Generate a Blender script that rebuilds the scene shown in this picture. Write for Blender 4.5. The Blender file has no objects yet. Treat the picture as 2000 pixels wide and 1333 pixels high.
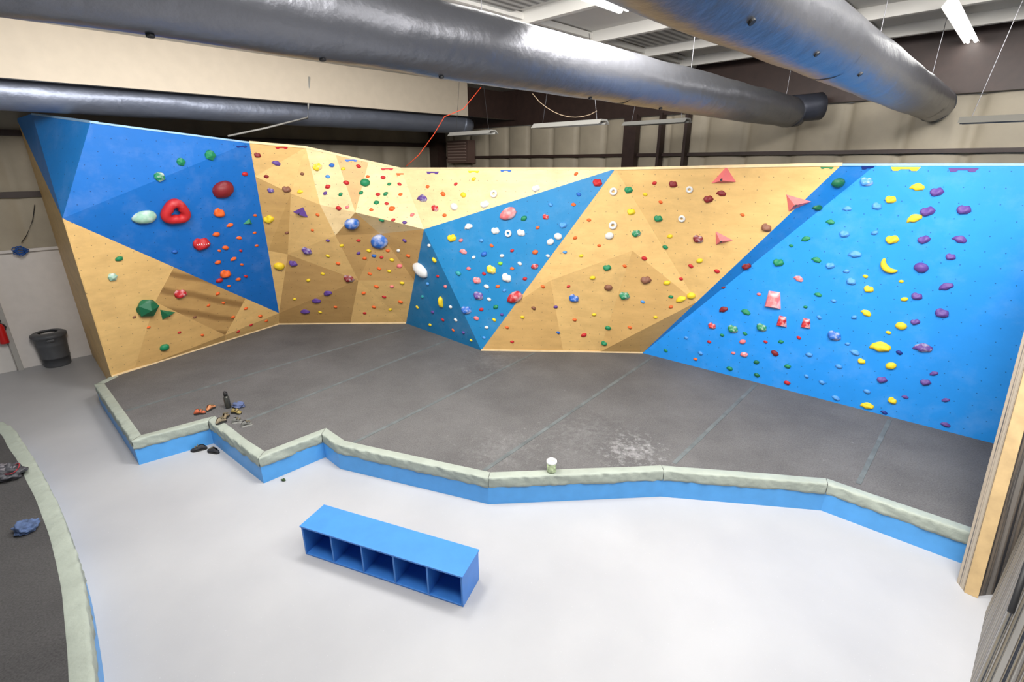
import bpy, math, random
from mathutils import Vector, Matrix, noise
from mathutils.bvhtree import BVHTree
import bmesh
random.seed(7)
scene=bpy.context.scene
COL=scene.collection
# ---------------------------------------------------------------- camera
H=4.4; F=963.0; PITCH=math.radians(19.8)
CP,SP=math.cos(PITCH),math.sin(PITCH)
cam=bpy.data.cameras.new("camera"); cam.sensor_width=36; cam.lens=F/2000*36; cam.clip_end=200
camo=bpy.data.objects.new("camera",cam); COL.objects.link(camo)
camo.location=(0,0,H); camo.rotation_euler=(math.pi/2-PITCH,0,0); scene.camera=camo
def ray(x,y):
    u=x-1000.0; v=y-666.5
    return Vector((u, F*CP-v*SP, -(F*SP+v*CP)))
def at(x,y,Y=None,z=None):
    d=ray(x,y)
    t=(Y/d.y) if Y is not None else ((z-H)/d.z)
    return Vector((0,0,H))+d*t
A45=math.radians(45.2)
ND=Vector((math.sin(A45),math.cos(A45),0)); ED=Vector((math.cos(A45),-math.sin(A45),0))
def NM(n,m,z=0): 
    p=ND*n+ED*m; return Vector((p.x,p.y,z))
# ---------------------------------------------------------------- materials
MATS={}
def newmat(name):
    m=bpy.data.materials.new(name); m.use_nodes=True
    nt=m.node_tree; b=nt.nodes["Principled BSDF"]; return m,nt,b
def N(nt,t,**k):
    n=nt.nodes.new(t)
    for a,v in k.items(): setattr(n,a,v)
    return n
def plain(name,col,rough=.5,metal=0,bump=0,bscale=40,var=0.0,vscale=6,coat=0,emit=0):
    if name in MATS: return MATS[name]
    m,nt,b=newmat(name); L=nt.links
    b.inputs["Roughness"].default_value=rough; b.inputs["Metallic"].default_value=metal
    b.inputs["Coat Weight"].default_value=coat
    tc=N(nt,"ShaderNodeTexCoord")
    if var>0:
        nz=N(nt,"ShaderNodeTexNoise"); nz.inputs["Scale"].default_value=vscale; nz.inputs["Detail"].default_value=6
        L.new(tc.outputs["Object"],nz.inputs["Vector"])
        r=N(nt,"ShaderNodeValToRGB"); r.color_ramp.elements[0].position=.3; r.color_ramp.elements[1].position=.7
        r.color_ramp.elements[0].color=tuple(c*(1-var) for c in col)+(1,)
        r.color_ramp.elements[1].color=tuple(min(1,c*(1+var)) for c in col)+(1,)
        L.new(nz.outputs["Fac"],r.inputs["Fac"]); L.new(r.outputs["Color"],b.inputs["Base Color"])
    else: b.inputs["Base Color"].default_value=tuple(col)+(1,)
    if bump>0:
        nb=N(nt,"ShaderNodeTexNoise"); nb.inputs["Scale"].default_value=bscale; nb.inputs["Detail"].default_value=4
        L.new(tc.outputs["Object"],nb.inputs["Vector"])
        bm=N(nt,"ShaderNodeBump"); bm.inputs["Strength"].default_value=bump; bm.inputs["Distance"].default_value=.02
        L.new(nb.outputs["Fac"],bm.inputs["Height"]); L.new(bm.outputs["Normal"],b.inputs["Normal"])
    if emit>0:
        b.inputs["Emission Color"].default_value=(1,.98,.94,1); b.inputs["Emission Strength"].default_value=emit
    MATS[name]=m; return m
def panelmat(name,col,wood=True,rough=.5,stain=0):
    """plywood / painted panel with t-nut holes, uv in metres"""
    if name in MATS: return MATS[name]
    m,nt,b=newmat(name); L=nt.links
    uv=N(nt,"ShaderNodeUVMap"); uv.uv_map="UVMap"
    mp=N(nt,"ShaderNodeMapping"); mp.inputs["Scale"].default_value=(1.0,3.0,1) if wood else (1.5,1.5,1)
    L.new(uv.outputs[0],mp.inputs[0])
    nz=N(nt,"ShaderNodeTexNoise"); nz.inputs["Scale"].default_value=1.6; nz.inputs["Detail"].default_value=8; nz.inputs["Roughness"].default_value=.65
    L.new(mp.outputs[0],nz.inputs["Vector"])
    r=N(nt,"ShaderNodeValToRGB"); k=.13 if wood else .05
    r.color_ramp.elements[0].position=.30; r.color_ramp.elements[1].position=.70
    r.color_ramp.elements[0].color=(col[0]*(1-k),col[1]*(1-k*1.2),col[2]*(1-k*1.4),1)
    r.color_ramp.elements[1].color=(min(1,col[0]*(1+k*.5)),min(1,col[1]*(1+k*.5)),min(1,col[2]*(1+k*.5)),1)
    L.new(nz.outputs["Fac"],r.inputs["Fac"]); cur=r.outputs["Color"]
    n2=N(nt,"ShaderNodeTexNoise"); n2.inputs["Scale"].default_value=1.4; n2.inputs["Detail"].default_value=8; n2.inputs["Roughness"].default_value=.7
    L.new(uv.outputs[0],n2.inputs["Vector"])
    mr=N(nt,"ShaderNodeMapRange"); mr.inputs[1].default_value=.50; mr.inputs[2].default_value=.80; mr.inputs[3].default_value=0; mr.inputs[4].default_value=.42
    L.new(n2.outputs["Fac"],mr.inputs[0])
    mx=N(nt,"ShaderNodeMix",data_type='RGBA'); L.new(mr.outputs[0],mx.inputs[0]); L.new(cur,mx.inputs[6])
    mx.inputs[7].default_value=(.42,.26,.11,1) if wood else (min(1,col[0]+.16),min(1,col[1]+.14),min(1,col[2]+.10),1)
    cur=mx.outputs[2]
    if stain:
        mp3=N(nt,"ShaderNodeMapping"); mp3.inputs["Rotation"].default_value=(0,0,math.radians(24)); L.new(uv.outputs[0],mp3.inputs[0])
        w=N(nt,"ShaderNodeTexWave"); w.wave_type='BANDS'; w.bands_direction='Y'; w.inputs["Scale"].default_value=.85; w.inputs["Distortion"].default_value=2.2; w.inputs["Detail"].default_value=5
        L.new(mp3.outputs[0],w.inputs["Vector"])
        m3=N(nt,"ShaderNodeMapRange"); m3.inputs[1].default_value=.52; m3.inputs[2].default_value=.95; m3.inputs[4].default_value=.7
        L.new(w.outputs["Fac"],m3.inputs[0])
        mx3=N(nt,"ShaderNodeMix",data_type='RGBA'); L.new(m3.outputs[0],mx3.inputs[0]); L.new(cur,mx3.inputs[6]); mx3.inputs[7].default_value=(.20,.10,.03,1); cur=mx3.outputs[2]
    s=N(nt,"ShaderNodeVectorMath",operation='SCALE'); s.inputs[3].default_value=1/.21; L.new(uv.outputs[0],s.inputs[0])
    fr=N(nt,"ShaderNodeVectorMath",operation='FRACTION'); L.new(s.outputs[0],fr.inputs[0])
    sb=N(nt,"ShaderNodeVectorMath",operation='SUBTRACT'); sb.inputs[1].default_value=(.5,.5,0); L.new(fr.outputs[0],sb.inputs[0])
    sx=N(nt,"ShaderNodeSeparateXYZ"); L.new(sb.outputs[0],sx.inputs[0])
    cx=N(nt,"ShaderNodeCombineXYZ"); L.new(sx.outputs[0],cx.inputs[0]); L.new(sx.outputs[1],cx.inputs[1])
    ln=N(nt,"ShaderNodeVectorMath",operation='LENGTH'); L.new(cx.outputs[0],ln.inputs[0])
    lt=N(nt,"ShaderNodeMath",operation='LESS_THAN'); lt.inputs[1].default_value=.038; L.new(ln.outputs["Value"],lt.inputs[0])
    ml=N(nt,"ShaderNodeMath",operation='MULTIPLY'); ml.inputs[1].default_value=.7; L.new(lt.outputs[0],ml.inputs[0])
    m2=N(nt,"ShaderNodeMix",data_type='RGBA'); L.new(ml.outputs[0],m2.inputs[0]); L.new(cur,m2.inputs[6])
    m2.inputs[7].default_value=(col[0]*.15,col[1]*.15,col[2]*.2,1)
    L.new(m2.outputs[2],b.inputs["Base Color"]); b.inputs["Roughness"].default_value=rough
    MATS[name]=m; return m
def holdmat(name,col,chalk=.0):
    if name in MATS: return MATS[name]
    m,nt,b=newmat(name); L=nt.links
    tc=N(nt,"ShaderNodeTexCoord"); nz=N(nt,"ShaderNodeTexNoise"); nz.inputs["Scale"].default_value=1.1; nz.inputs["Detail"].default_value=3
    L.new(tc.outputs["Object"],nz.inputs["Vector"])
    mr=N(nt,"ShaderNodeMapRange"); lo=.60-.14*chalk; mr.inputs[1].default_value=lo; mr.inputs[2].default_value=lo+.30; mr.inputs[4].default_value=.2+.65*chalk
    L.new(nz.outputs["Fac"],mr.inputs[0])
    mx=N(nt,"ShaderNodeMix",data_type='RGBA'); L.new(mr.outputs[0],mx.inputs[0]); mx.inputs[6].default_value=tuple(col)+(1,); mx.inputs[7].default_value=(.8,.8,.8,1)
    L.new(mx.outputs[2],b.inputs["Base Color"]); b.inputs["Roughness"].default_value=.55
    bm=N(nt,"ShaderNodeBump"); bm.inputs["Strength"].default_value=.3; n3=N(nt,"ShaderNodeTexNoise"); n3.inputs["Scale"].default_value=25
    L.new(tc.outputs["Object"],n3.inputs["Vector"]); L.new(n3.outputs["Fac"],bm.inputs["Height"]); L.new(bm.outputs["Normal"],b.inputs["Normal"])
    MATS[name]=m; return m
# ---------------------------------------------------------------- object helpers
def meta(o,label,cat,group=None):
    o["label"]=label; o["category"]=cat
    if group: o["group"]=group
def mk(name,vs,fs,mats,parent=None,smooth=False,origin=None):
    vs=[Vector(v) for v in vs]
    if parent is not None: og=Vector(parent.location) if origin is None else Vector(origin)
    elif origin is not None: og=Vector(origin)
    else:
        og=Vector((sum(v.x for v in vs)/len(vs),sum(v.y for v in vs)/len(vs),min(v.z for v in vs)))
    me=bpy.data.meshes.new(name); me.from_pydata([v-og for v in vs],[],fs); me.update()
    for m in (mats if isinstance(mats,(list,tuple)) else [mats]): me.materials.append(m)
    o=bpy.data.objects.new(name,me); COL.objects.link(o)
    if smooth:
        me.polygons.foreach_set("use_smooth",[True]*len(me.polygons))
    if parent is not None: o.parent=parent; o.location=og-Vector(parent.location)
    else: o.location=og
    return o
def empty(name,loc,label,cat,group=None):
    e=bpy.data.objects.new(name,None); e.location=loc; e.empty_display_size=.1; COL.objects.link(e); meta(e,label,cat,group); return e
def struct(o): o["kind"]="structure"; return o
def boxg(o,ax,ay,az):
    o=Vector(o);ax=Vector(ax);ay=Vector(ay);az=Vector(az)
    v=[o,o+ax,o+ax+ay,o+ay]; v+= [p+az for p in v]
    f=[(0,3,2,1),(4,5,6,7),(0,1,5,4),(1,2,6,5),(2,3,7,6),(3,0,4,7)]
    return v,f
def cbox(c,ax,ay,az):
    c=Vector(c);ax=Vector(ax);ay=Vector(ay);az=Vector(az)
    return boxg(c-ax/2-ay/2-az/2,ax,ay,az)
def join(*gs):
    V=[];Fc=[]
    for v,f in gs:
        k=len(V); V+=list(v); Fc+=[tuple(i+k for i in q) for q in f]
    return V,Fc
def bevel(o,w=.01,s=2):
    m=o.modifiers.new("bevel",'BEVEL'); m.width=w; m.segments=s; m.limit_method='ANGLE'; return o
def tube(p0,p1,r,seg=24,rings=1,caps=True,r1=None,wr=0):
    p0=Vector(p0);p1=Vector(p1); d=(p1-p0); L=d.length; d.normalize()
    up=Vector((0,0,1)) if abs(d.z)<.9 else Vector((1,0,0))
    a=d.cross(up).normalized(); b=a.cross(d).normalized()
    V=[];Fc=[]
    if r1 is None: r1=r
    for i in range(rings+1):
        t=i/rings; c=p0+d*L*t; rr=r+(r1-r)*t
        for j in range(seg):
            th=2*math.pi*j/seg; q=rr
            dirv=a*math.cos(th)+b*math.sin(th)
            if wr: q=rr*(1+wr*noise.noise(Vector((t*L*1.6,math.cos(th)*1.3,math.sin(th)*1.3))))
            V.append(c+dirv*q)
    for i in range(rings):
        for j in range(seg):
            k=(j+1)%seg; Fc.append((i*seg+j,i*seg+k,(i+1)*seg+k,(i+1)*seg+j))
    if caps: Fc.append(tuple(range(seg-1,-1,-1))); Fc.append(tuple(rings*seg+j for j in range(seg)))
    return V,Fc
def path_tube(pts,r,seg=8):
    pts=[Vector(p) for p in pts]; V=[];Fc=[]
    for i,p in enumerate(pts):
        d=(pts[min(i+1,len(pts)-1)]-pts[max(i-1,0)]).normalized()
        up=Vector((0,0,1)) if abs(d.z)<.9 else Vector((1,0,0))
        a=d.cross(up).normalized(); b=a.cross(d).normalized()
        rr=r[i] if isinstance(r,(list,tuple)) else r
        for j in range(seg):
            th=2*math.pi*j/seg; V.append(p+(a*math.cos(th)+b*math.sin(th))*rr)
    for i in range(len(pts)-1):
        for j in range(seg):
            k=(j+1)%seg; Fc.append((i*seg+j,i*seg+k,(i+1)*seg+k,(i+1)*seg+j))
    Fc.append(tuple(range(seg-1,-1,-1))); Fc.append(tuple((len(pts)-1)*seg+j for j in range(seg)))
    return V,Fc
def lathe(c,prof,seg=32,closed=True):
    c=Vector(c);V=[];Fc=[]
    for r,z in prof:
        for j in range(seg):
            th=2*math.pi*j/seg; V.append(c+Vector((r*math.cos(th),r*math.sin(th),z)))
    for i in range(len(prof)-1):
        for j in range(seg):
            k=(j+1)%seg; Fc.append((i*seg+j,i*seg+k,(i+1)*seg+k,(i+1)*seg+j))
    if closed: Fc.append(tuple(range(seg-1,-1,-1))); Fc.append(tuple((len(prof)-1)*seg+j for j in range(seg)))
    return V,Fc
def ico(sub=3):
    bm=bmesh.new(); bmesh.ops.create_icosphere(bm,subdivisions=sub,radius=1)
    vs=[v.co.copy() for v in bm.verts]; fs=[tuple(v.index for v in f.verts) for f in bm.faces]; bm.free(); return vs,fs
# ---------------------------------------------------------------- shared materials
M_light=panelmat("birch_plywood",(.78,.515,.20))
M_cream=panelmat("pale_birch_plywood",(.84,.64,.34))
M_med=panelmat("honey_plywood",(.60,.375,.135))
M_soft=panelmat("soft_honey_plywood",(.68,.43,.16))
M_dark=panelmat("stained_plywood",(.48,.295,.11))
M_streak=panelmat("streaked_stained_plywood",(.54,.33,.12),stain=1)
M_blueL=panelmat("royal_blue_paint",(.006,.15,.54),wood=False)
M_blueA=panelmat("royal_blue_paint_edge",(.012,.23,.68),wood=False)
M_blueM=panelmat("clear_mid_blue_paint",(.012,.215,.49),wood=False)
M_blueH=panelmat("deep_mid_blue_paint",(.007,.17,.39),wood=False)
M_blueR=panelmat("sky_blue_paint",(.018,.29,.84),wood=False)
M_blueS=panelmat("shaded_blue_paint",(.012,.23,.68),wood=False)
M_birchedge=plain("birch_edge",(.80,.60,.34),.6,var=.1)
M_palerail=plain("pale_blue_rail",(.30,.50,.72),.6,var=.1)
M_bench=plain("bench_blue_paint",(.05,.225,.66),.4,var=.05)
M_bside=plain("mat_side_blue",(.08,.33,.72),.45,var=.05)
M_vinyl=plain("sage_grey_vinyl",(.335,.375,.325),.65,bump=.5,bscale=14,var=.09,vscale=4)
M_cream_wall=plain("cream_insulation",(.40,.35,.265),.6,bump=.3,bscale=5,var=.12,vscale=1.5)
M_white=plain("white_paint",(.75,.71,.68),.55,var=.03)
M_brown=plain("oxide_brown_steel",(.035,.018,.014),.5,var=.2)
M_header=plain("cream_drywall",(.62,.54,.43),.7,var=.03)
M_black=plain("black_rubber",(.015,.015,.016),.6)
M_bolt=plain("bolt_steel",(.12,.12,.13),.35,metal=.9)
M_ceil=plain("ceiling_panel",(.52,.505,.475),.7,var=.05,vscale=1)
M_tube=plain("fluorescent_tube_glow",(1,1,1),.5,emit=16)
M_fix=plain("fixture_white_enamel",(.85,.85,.83),.35)
M_refl=plain("grey_reflector_enamel",(.36,.355,.33),.5)  # white enamel toned down to an even grey
def ductmat(name,base,rough,metal=.8):
    m,nt,b=newmat(name); L=nt.links
    b.inputs["Metallic"].default_value=metal; b.inputs["Roughness"].default_value=rough; b.inputs["Base Color"].default_value=base+(1,)
    tc=N(nt,"ShaderNodeTexCoord"); v=N(nt,"ShaderNodeTexNoise"); v.inputs["Scale"].default_value=4.5; v.inputs["Detail"].default_value=7
    bm_=N(nt,"ShaderNodeBump"); bm_.inputs["Strength"].default_value=.4; bm_.inputs["Distance"].default_value=.04
    L.new(tc.outputs["Object"],v.inputs["Vector"]); L.new(v.outputs["Fac"],bm_.inputs["Height"]); L.new(bm_.outputs["Normal"],b.inputs["Normal"]); return m
M_duct=ductmat("foil_wrapped_duct",(.17,.175,.195),.36,.75)
M_ductblue=ductmat("blue_grey_wrapped_duct",(.22,.245,.31),.42,.6)
# floor
M_floor,nt,b=newmat("grey_epoxy_floor"); L=nt.links
tc=N(nt,"ShaderNodeTexCoord"); v=N(nt,"ShaderNodeTexNoise"); v.inputs["Scale"].default_value=.6; v.inputs["Detail"].default_value=8
r=N(nt,"ShaderNodeValToRGB"); r.color_ramp.elements[0].position=.3; r.color_ramp.elements[1].position=.7
r.color_ramp.elements[0].color=(.36,.365,.385,1); r.color_ramp.elements[1].color=(.43,.435,.45,1)
L.new(tc.outputs["Object"],v.inputs["Vector"]); L.new(v.outputs["Fac"],r.inputs["Fac"])
v2=N(nt,"ShaderNodeTexNoise"); v2.inputs["Scale"].default_value=60; v2.inputs["Detail"].default_value=2; L.new(tc.outputs["Object"],v2.inputs["Vector"])
mr=N(nt,"ShaderNodeMapRange"); mr.inputs[1].default_value=.70; mr.inputs[2].default_value=.76; mr.inputs[4].default_value=.3; L.new(v2.outputs["Fac"],mr.inputs[0])
mx=N(nt,"ShaderNodeMix",data_type='RGBA'); L.new(mr.outputs[0],mx.inputs[0]); L.new(r.outputs["Color"],mx.inputs[6]); mx.inputs[7].default_value=(.7,.7,.7,1)
L.new(mx.outputs[2],b.inputs["Base Color"]); b.inputs["Roughness"].default_value=.42; b.inputs["Specular IOR Level"].default_value=.3
# carpet
def carpet(name,spot=None,c0=(.076,.073,.073),c1=(.146,.141,.140)):
    m,nt,b=newmat(name); L=nt.links
    g=N(nt,"ShaderNodeNewGeometry")
    v=N(nt,"ShaderNodeTexNoise"); v.inputs["Scale"].default_value=55; v.inputs["Detail"].default_value=4; L.new(g.outputs["Position"],v.inputs["Vector"])
    v1=N(nt,"ShaderNodeTexNoise"); v1.inputs["Scale"].default_value=.9; v1.inputs["Detail"].default_value=9; v1.inputs["Roughness"].default_value=.65; L.new(g.outputs["Position"],v1.inputs["Vector"])
    ad=N(nt,"ShaderNodeMath",operation='ADD'); L.new(v.outputs["Fac"],ad.inputs[0]); L.new(v1.outputs["Fac"],ad.inputs[1])
    r=N(nt,"ShaderNodeValToRGB"); r.color_ramp.elements[0].position=.36; r.color_ramp.elements[1].position=.66
    hf=N(nt,"ShaderNodeMath",operation='MULTIPLY'); hf.inputs[1].default_value=.5; L.new(ad.outputs[0],hf.inputs[0]); L.new(hf.outputs[0],r.inputs["Fac"])
    r.color_ramp.elements[0].color=c0+(1,); r.color_ramp.elements[1].color=c1+(1,)
    cur=r.outputs["Color"]
    for (sp,rad,amt) in (spot or []):
        d=N(nt,"ShaderNodeVectorMath",operation='DISTANCE'); d.inputs[1].default_value=sp; L.new(g.outputs["Position"],d.inputs[0])
        m1=N(nt,"ShaderNodeMapRange"); m1.inputs[1].default_value=.02; m1.inputs[2].default_value=rad; m1.inputs[3].default_value=.26; m1.inputs[4].default_value=0; L.new(d.outputs["Value"],m1.inputs[0])
        v3=N(nt,"ShaderNodeTexNoise"); v3.inputs["Scale"].default_value=11; v3.inputs["Detail"].default_value=10; v3.inputs["Roughness"].default_value=.75; L.new(g.outputs["Position"],v3.inputs["Vector"])
        a2=N(nt,"ShaderNodeMath",operation='ADD'); L.new(m1.outputs[0],a2.inputs[0]); L.new(v3.outputs["Fac"],a2.inputs[1])
        m3=N(nt,"ShaderNodeMapRange"); m3.inputs[1].default_value=.64; m3.inputs[2].default_value=1.0; m3.inputs[4].default_value=amt; L.new(a2.outputs[0],m3.inputs[0])
        mx=N(nt,"ShaderNodeMix",data_type='RGBA'); L.new(m3.outputs[0],mx.inputs[0]); L.new(cur,mx.inputs[6]); mx.inputs[7].default_value=(.6,.6,.6,1); cur=mx.outputs[2]
    L.new(cur,b.inputs["Base Color"]); b.inputs["Roughness"].default_value=.95
    bm_=N(nt,"ShaderNodeBump"); bm_.inputs["Strength"].default_value=.4; bm_.inputs["Distance"].default_value=.01
    L.new(v.outputs["Fac"],bm_.inputs["Height"]); L.new(bm_.outputs["Normal"],b.inputs["Normal"])
    return m
M_carpet=carpet("charcoal_mat_carpet",[(at(1240,882,z=.42),.75,.55),(at(1150,850,z=.42),1.5,.14),(at(980,880,z=.42),1.1,.16),(at(960,705,z=.42),1.4,.12)])
M_carpetdark=carpet("dark_charcoal_mat_carpet",None,(.034,.033,.034),(.075,.073,.073))
M_seam=plain("dusty_seam_strip",(.115,.13,.132),.9,var=.25,vscale=5)
# ---------------------------------------------------------------- room shell
NB=11.5; ML=-15.3; CZ=6.4; NS=-7; MR=9
def quad(name,ps,mat):
    return struct(mk(name,ps,[(0,1,2,3)],mat))
quad("floor",[NM(NS,ML),NM(NS,MR),NM(NB,MR),NM(NB,ML)],M_floor)
quad("ceiling",[NM(NS,ML,CZ),NM(NB,ML,CZ),NM(NB,MR,CZ),NM(NS,MR,CZ)],M_ceil)
def quilt(name,fn,L0,L1,z0,z1,step,mat,bulge=.07):
    V=[];Fc=[]; n=int((L1-L0)/step*12); nz=8
    for i in range(n+1):
        t=L0+(L1-L0)*i/n; s=abs(math.sin(math.pi*(t-L0)/step))**.35
        for j in range(nz+1):
            V.append(fn(t,z0+(z1-z0)*j/nz,bulge*s))
    for i in range(n):
        for j in range(nz):
            k=i*(nz+1)+j; Fc.append((k,k+nz+1,k+nz+2,k+1))
    return struct(mk(name,V,Fc,mat,smooth=True))
quilt("wall_back",lambda t,z,b:NM(NB-b,t,z),ML,MR,0,5.45,.9,M_cream_wall,.12)
quilt("wall_left",lambda t,z,b:NM(t,ML+b,z),NS,NB,2.6,5.9,.9,M_cream_wall,.12)
v,f=cbox(NM((NS+NB)/2,ML+.03,1.3),ND*(NB-NS),ED*.1,(0,0,2.6)); struct(mk("wall_left_lower",v,f,M_white))
ti=[0]
def trim(g,mat=M_brown):
    ti[0]+=1; return struct(mk("trim_%d"%ti[0],g[0],g[1],mat))
MLn=(ML+MR)/2
trim(cbox(NM(NB-.15,MLn,5.93),ED*(MR-ML),ND*.25,(0,0,.95)))
trim(cbox(NM(NB-.16,MLn,4.60),ED*(MR-ML),ND*.12,(0,0,.07)))
trim(cbox(NM((NS+NB)/2,ML+.14,3.78),ND*(NB-NS),ED*.12,(0,0,.12)))
trim(cbox(NM((NS+NB)/2,ML+.14,5.0),ND*(NB-NS),ED*.12,(0,0,.12)))
trim(cbox(NM((NS+NB)/2,ML+.14,2.62),ND*(NB-NS),ED*.08,(0,0,.06)),M_white)
trim(cbox(NM(NB-.3,ML+.35,3.2),ED*.45,ND*.4,(0,0,6.4)))
for xx,w in ((1235,.34),(1293,.07),(1343,.07)):
    rt=(xx-1000)/1040.; Y=(NB-.2)/(rt*ND.x+ND.y); m=Vector((rt*Y,Y,0)).dot(ED)
    trim(cbox(NM(NB-.25,m,2.75),ED*w,ND*.2,(0,0,5.5)))
trim(cbox(NM((-7+9.4)/2,-11.2,6.0),ND*16.4,ED*.12,(0,0,.8)),M_header)
trim(cbox(NM((9.4+NB)/2,-11.2,5.95),ND*(NB-9.45),ED*.2,(0,0,.7)),M_brown)
M_purl=plain("white_purlin",(.58,.565,.53),.5)
for n in [1.0,2.6,4.2,5.8,7.4,9.0,10.4]:
    trim(cbox(NM(n,(-7.6+MR)/2,CZ-.08),ED*(MR+7.6),ND*.09,(0,0,.16)),M_purl)
M_corr,nt,b=newmat("corrugated_liner"); L=nt.links
tc=N(nt,"ShaderNodeTexCoord"); w=N(nt,"ShaderNodeTexWave"); w.inputs["Scale"].default_value=2.2; mp=N(nt,"ShaderNodeMapping"); mp.inputs["Rotation"].default_value=(0,0,math.radians(-45)+math.pi/2)
L.new(tc.outputs["Object"],mp.inputs[0]); L.new(mp.outputs[0],w.inputs["Vector"])
r=N(nt,"ShaderNodeValToRGB"); r.color_ramp.elements[0].color=(.12,.12,.12,1); r.color_ramp.elements[1].color=(.45,.45,.43,1)
L.new(w.outputs["Fac"],r.inputs["Fac"]); L.new(r.outputs["Color"],b.inputs["Base Color"])
for n,m in ((5.0,-4.9),(8.2,-4.6),(6.6,-6.6),(8.2,-.3),(9.7,-6.2)):
    trim(cbox(NM(n,m,CZ-.04),ED*1.6,ND*1.0,(0,0,.04)),M_corr)
for m in (-7.6,-5.6,-2.3,1.2):
    trim(cbox(NM(4,m,CZ-.06),ED*.06,ND*14,(0,0,.08)),M_purl)
# ---------------------------------------------------------------- climbing wall
MT=.42
VV={}
def setv(n,x,y,**k): VV[n]=at(x,y,**k)
def sete(n,x,y,p,q):
    o=Vector((0,0,H)); d=ray(x,y).normalized(); P=VV[p]; e=VV[q]-P
    w=P-o; a=e.dot(e); b_=e.dot(d); c=1.0; dd=e.dot(w); ee=d.dot(w)
    t=(b_*ee-c*dd)/(a*c-b_*b_); VV[n]=P+e*max(0,min(1,t))
def setp(n,x,y,p,q,r_):
    o=Vector((0,0,H)); d=ray(x,y); nn=(VV[q]-VV[p]).cross(VV[r_]-VV[p])
    VV[n]=o+d*((VV[p]-o).dot(nn)/d.dot(nn))
setv("A0",178,690,z=0); setv("A1",32,232,Y=11.3); setv("A2",62,222,Y=9.6); setv("A3",177,238,Y=8.6); setv("A4",122,427,Y=8.3)
setv("B0",218,737,z=MT); VV["B0f"]=Vector((VV["B0"].x,VV["B0"].y,0))
setv("a",487,278,Y=10.4); setv("b",597,288,Y=10.9); setv("c",720,316,Y=11.2); setv("d",783,330,Y=11.4); setv("e",828,448,Y=10.9)
setv("f",793,632,z=MT); setv("g",545,634,z=MT); setv("h",545,612,Y=12.15)
sete("C1",340,522,"A4","h"); sete("C2",480,583,"A4","h"); sete("C3",440,668,"B0","g"); sete("C5",262,723,"B0","g")
setp("C4",303,590,"A4","h","B0"); setp("C6",440,655,"A4","h","B0")
sete("p",499,345,"a","h"); sete("r",524,490,"a","h"); setv("q",568,378,Y=10.95); setv("s",562,497,Y=11.65)
setv("u",625,400,Y=11.0); setv("w",655,460,Y=11.2); setv("x1",700,548,Y=11.75); sete("y1",684,633,"g","f")
sete("c0",655,302,"b","c"); setv("k1",694,415,Y=11.0); setv("k",742,457,Y=11.45); sete("e2",808,548,"e","f")
setv("B",940,685,z=MT); setv("T3",1202,330,Y=9.6); setv("T4",1645,321,Y=7.7); setv("T5",1712,321,Y=7.66); setv("K",1255,690,z=MT)
kk=at(1945,868,z=MT); VV["K2"]=VV["K"]+(kk-VV["K"])*1.35
VV["T6"]=VV["K2"]-ND*.30; VV["T6"].z=4.40
setv("o",1235,490,Y=9.62); setv("o1",1075,548,Y=10.02); sete("oe",1010,590,"T3","B"); sete("o2",1100,687,"B","K"); sete("o3",1170,689,"B","K"); sete("o4",1360,590,"T4","K")
wall=empty("climbing_wall",VV["B"],"faceted indoor bouldering wall in birch plywood and blue paint","climbing wall")
FAC=[
 ("plywood_panel",M_light,["A1","A4","B0","B0f","A0"],"plywood side"),
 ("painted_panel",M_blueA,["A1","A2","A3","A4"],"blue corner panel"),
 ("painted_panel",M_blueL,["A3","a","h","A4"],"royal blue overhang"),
 ("plywood_panel",M_light,["A4","C1","C4","C5","B0"],"plywood slab"),
 ("plywood_panel",M_streak,["C1","C2","C6","C4"],"streaked plywood slab"),
 ("plywood_panel",M_soft,["C4","C6","C3","C5"],"plywood slab"),
 ("plywood_panel",M_light,["C2","h","g","C3","C6"],"plywood slab"),
 ("plywood_panel",M_light,["a","b","q","p"],"plywood facet"),
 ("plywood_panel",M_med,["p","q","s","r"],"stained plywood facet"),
 ("plywood_panel",M_light,["r","s","h"],"plywood facet"),
 ("plywood_panel",M_light,["b","u","w","x1","s","q"],"plywood facet"),
 ("plywood_panel",M_cream,["b","c0","k1","w","u"],"pale plywood facet"),
 ("plywood_panel",M_med,["c0","c","k1"],"stained plywood facet"),
 ("plywood_panel",M_cream,["c","d","e","k","k1"],"pale plywood facet"),
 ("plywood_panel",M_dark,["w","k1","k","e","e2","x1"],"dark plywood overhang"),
 ("plywood_panel",M_light,["x1","e2","f","y1"],"plywood facet"),
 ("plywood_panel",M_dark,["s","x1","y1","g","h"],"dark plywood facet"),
 ("plywood_panel",M_cream,["d","T3","e"],"pale plywood facet"),
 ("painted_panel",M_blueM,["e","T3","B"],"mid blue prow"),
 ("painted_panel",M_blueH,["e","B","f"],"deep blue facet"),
 ("plywood_panel",M_light,["T3","o","o1","oe"],"plywood face"),
 ("plywood_panel",M_soft,["oe","o1","o2","B"],"stained plywood face"),
 ("plywood_panel",M_light,["o1","o","o3","o2"],"plywood face"),
 ("plywood_panel",M_soft,["o","o4","K","o3"],"stained plywood face"),
 ("plywood_panel",M_light,["T3","T4","o4","o"],"plywood face"),
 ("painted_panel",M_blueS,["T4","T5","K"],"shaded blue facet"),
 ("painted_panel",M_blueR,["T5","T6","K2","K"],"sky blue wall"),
]
bv=[];bf=[];bname=[]
CAMP=Vector((0,0,H))
from mathutils.geometry import tessellate_polygon
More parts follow.
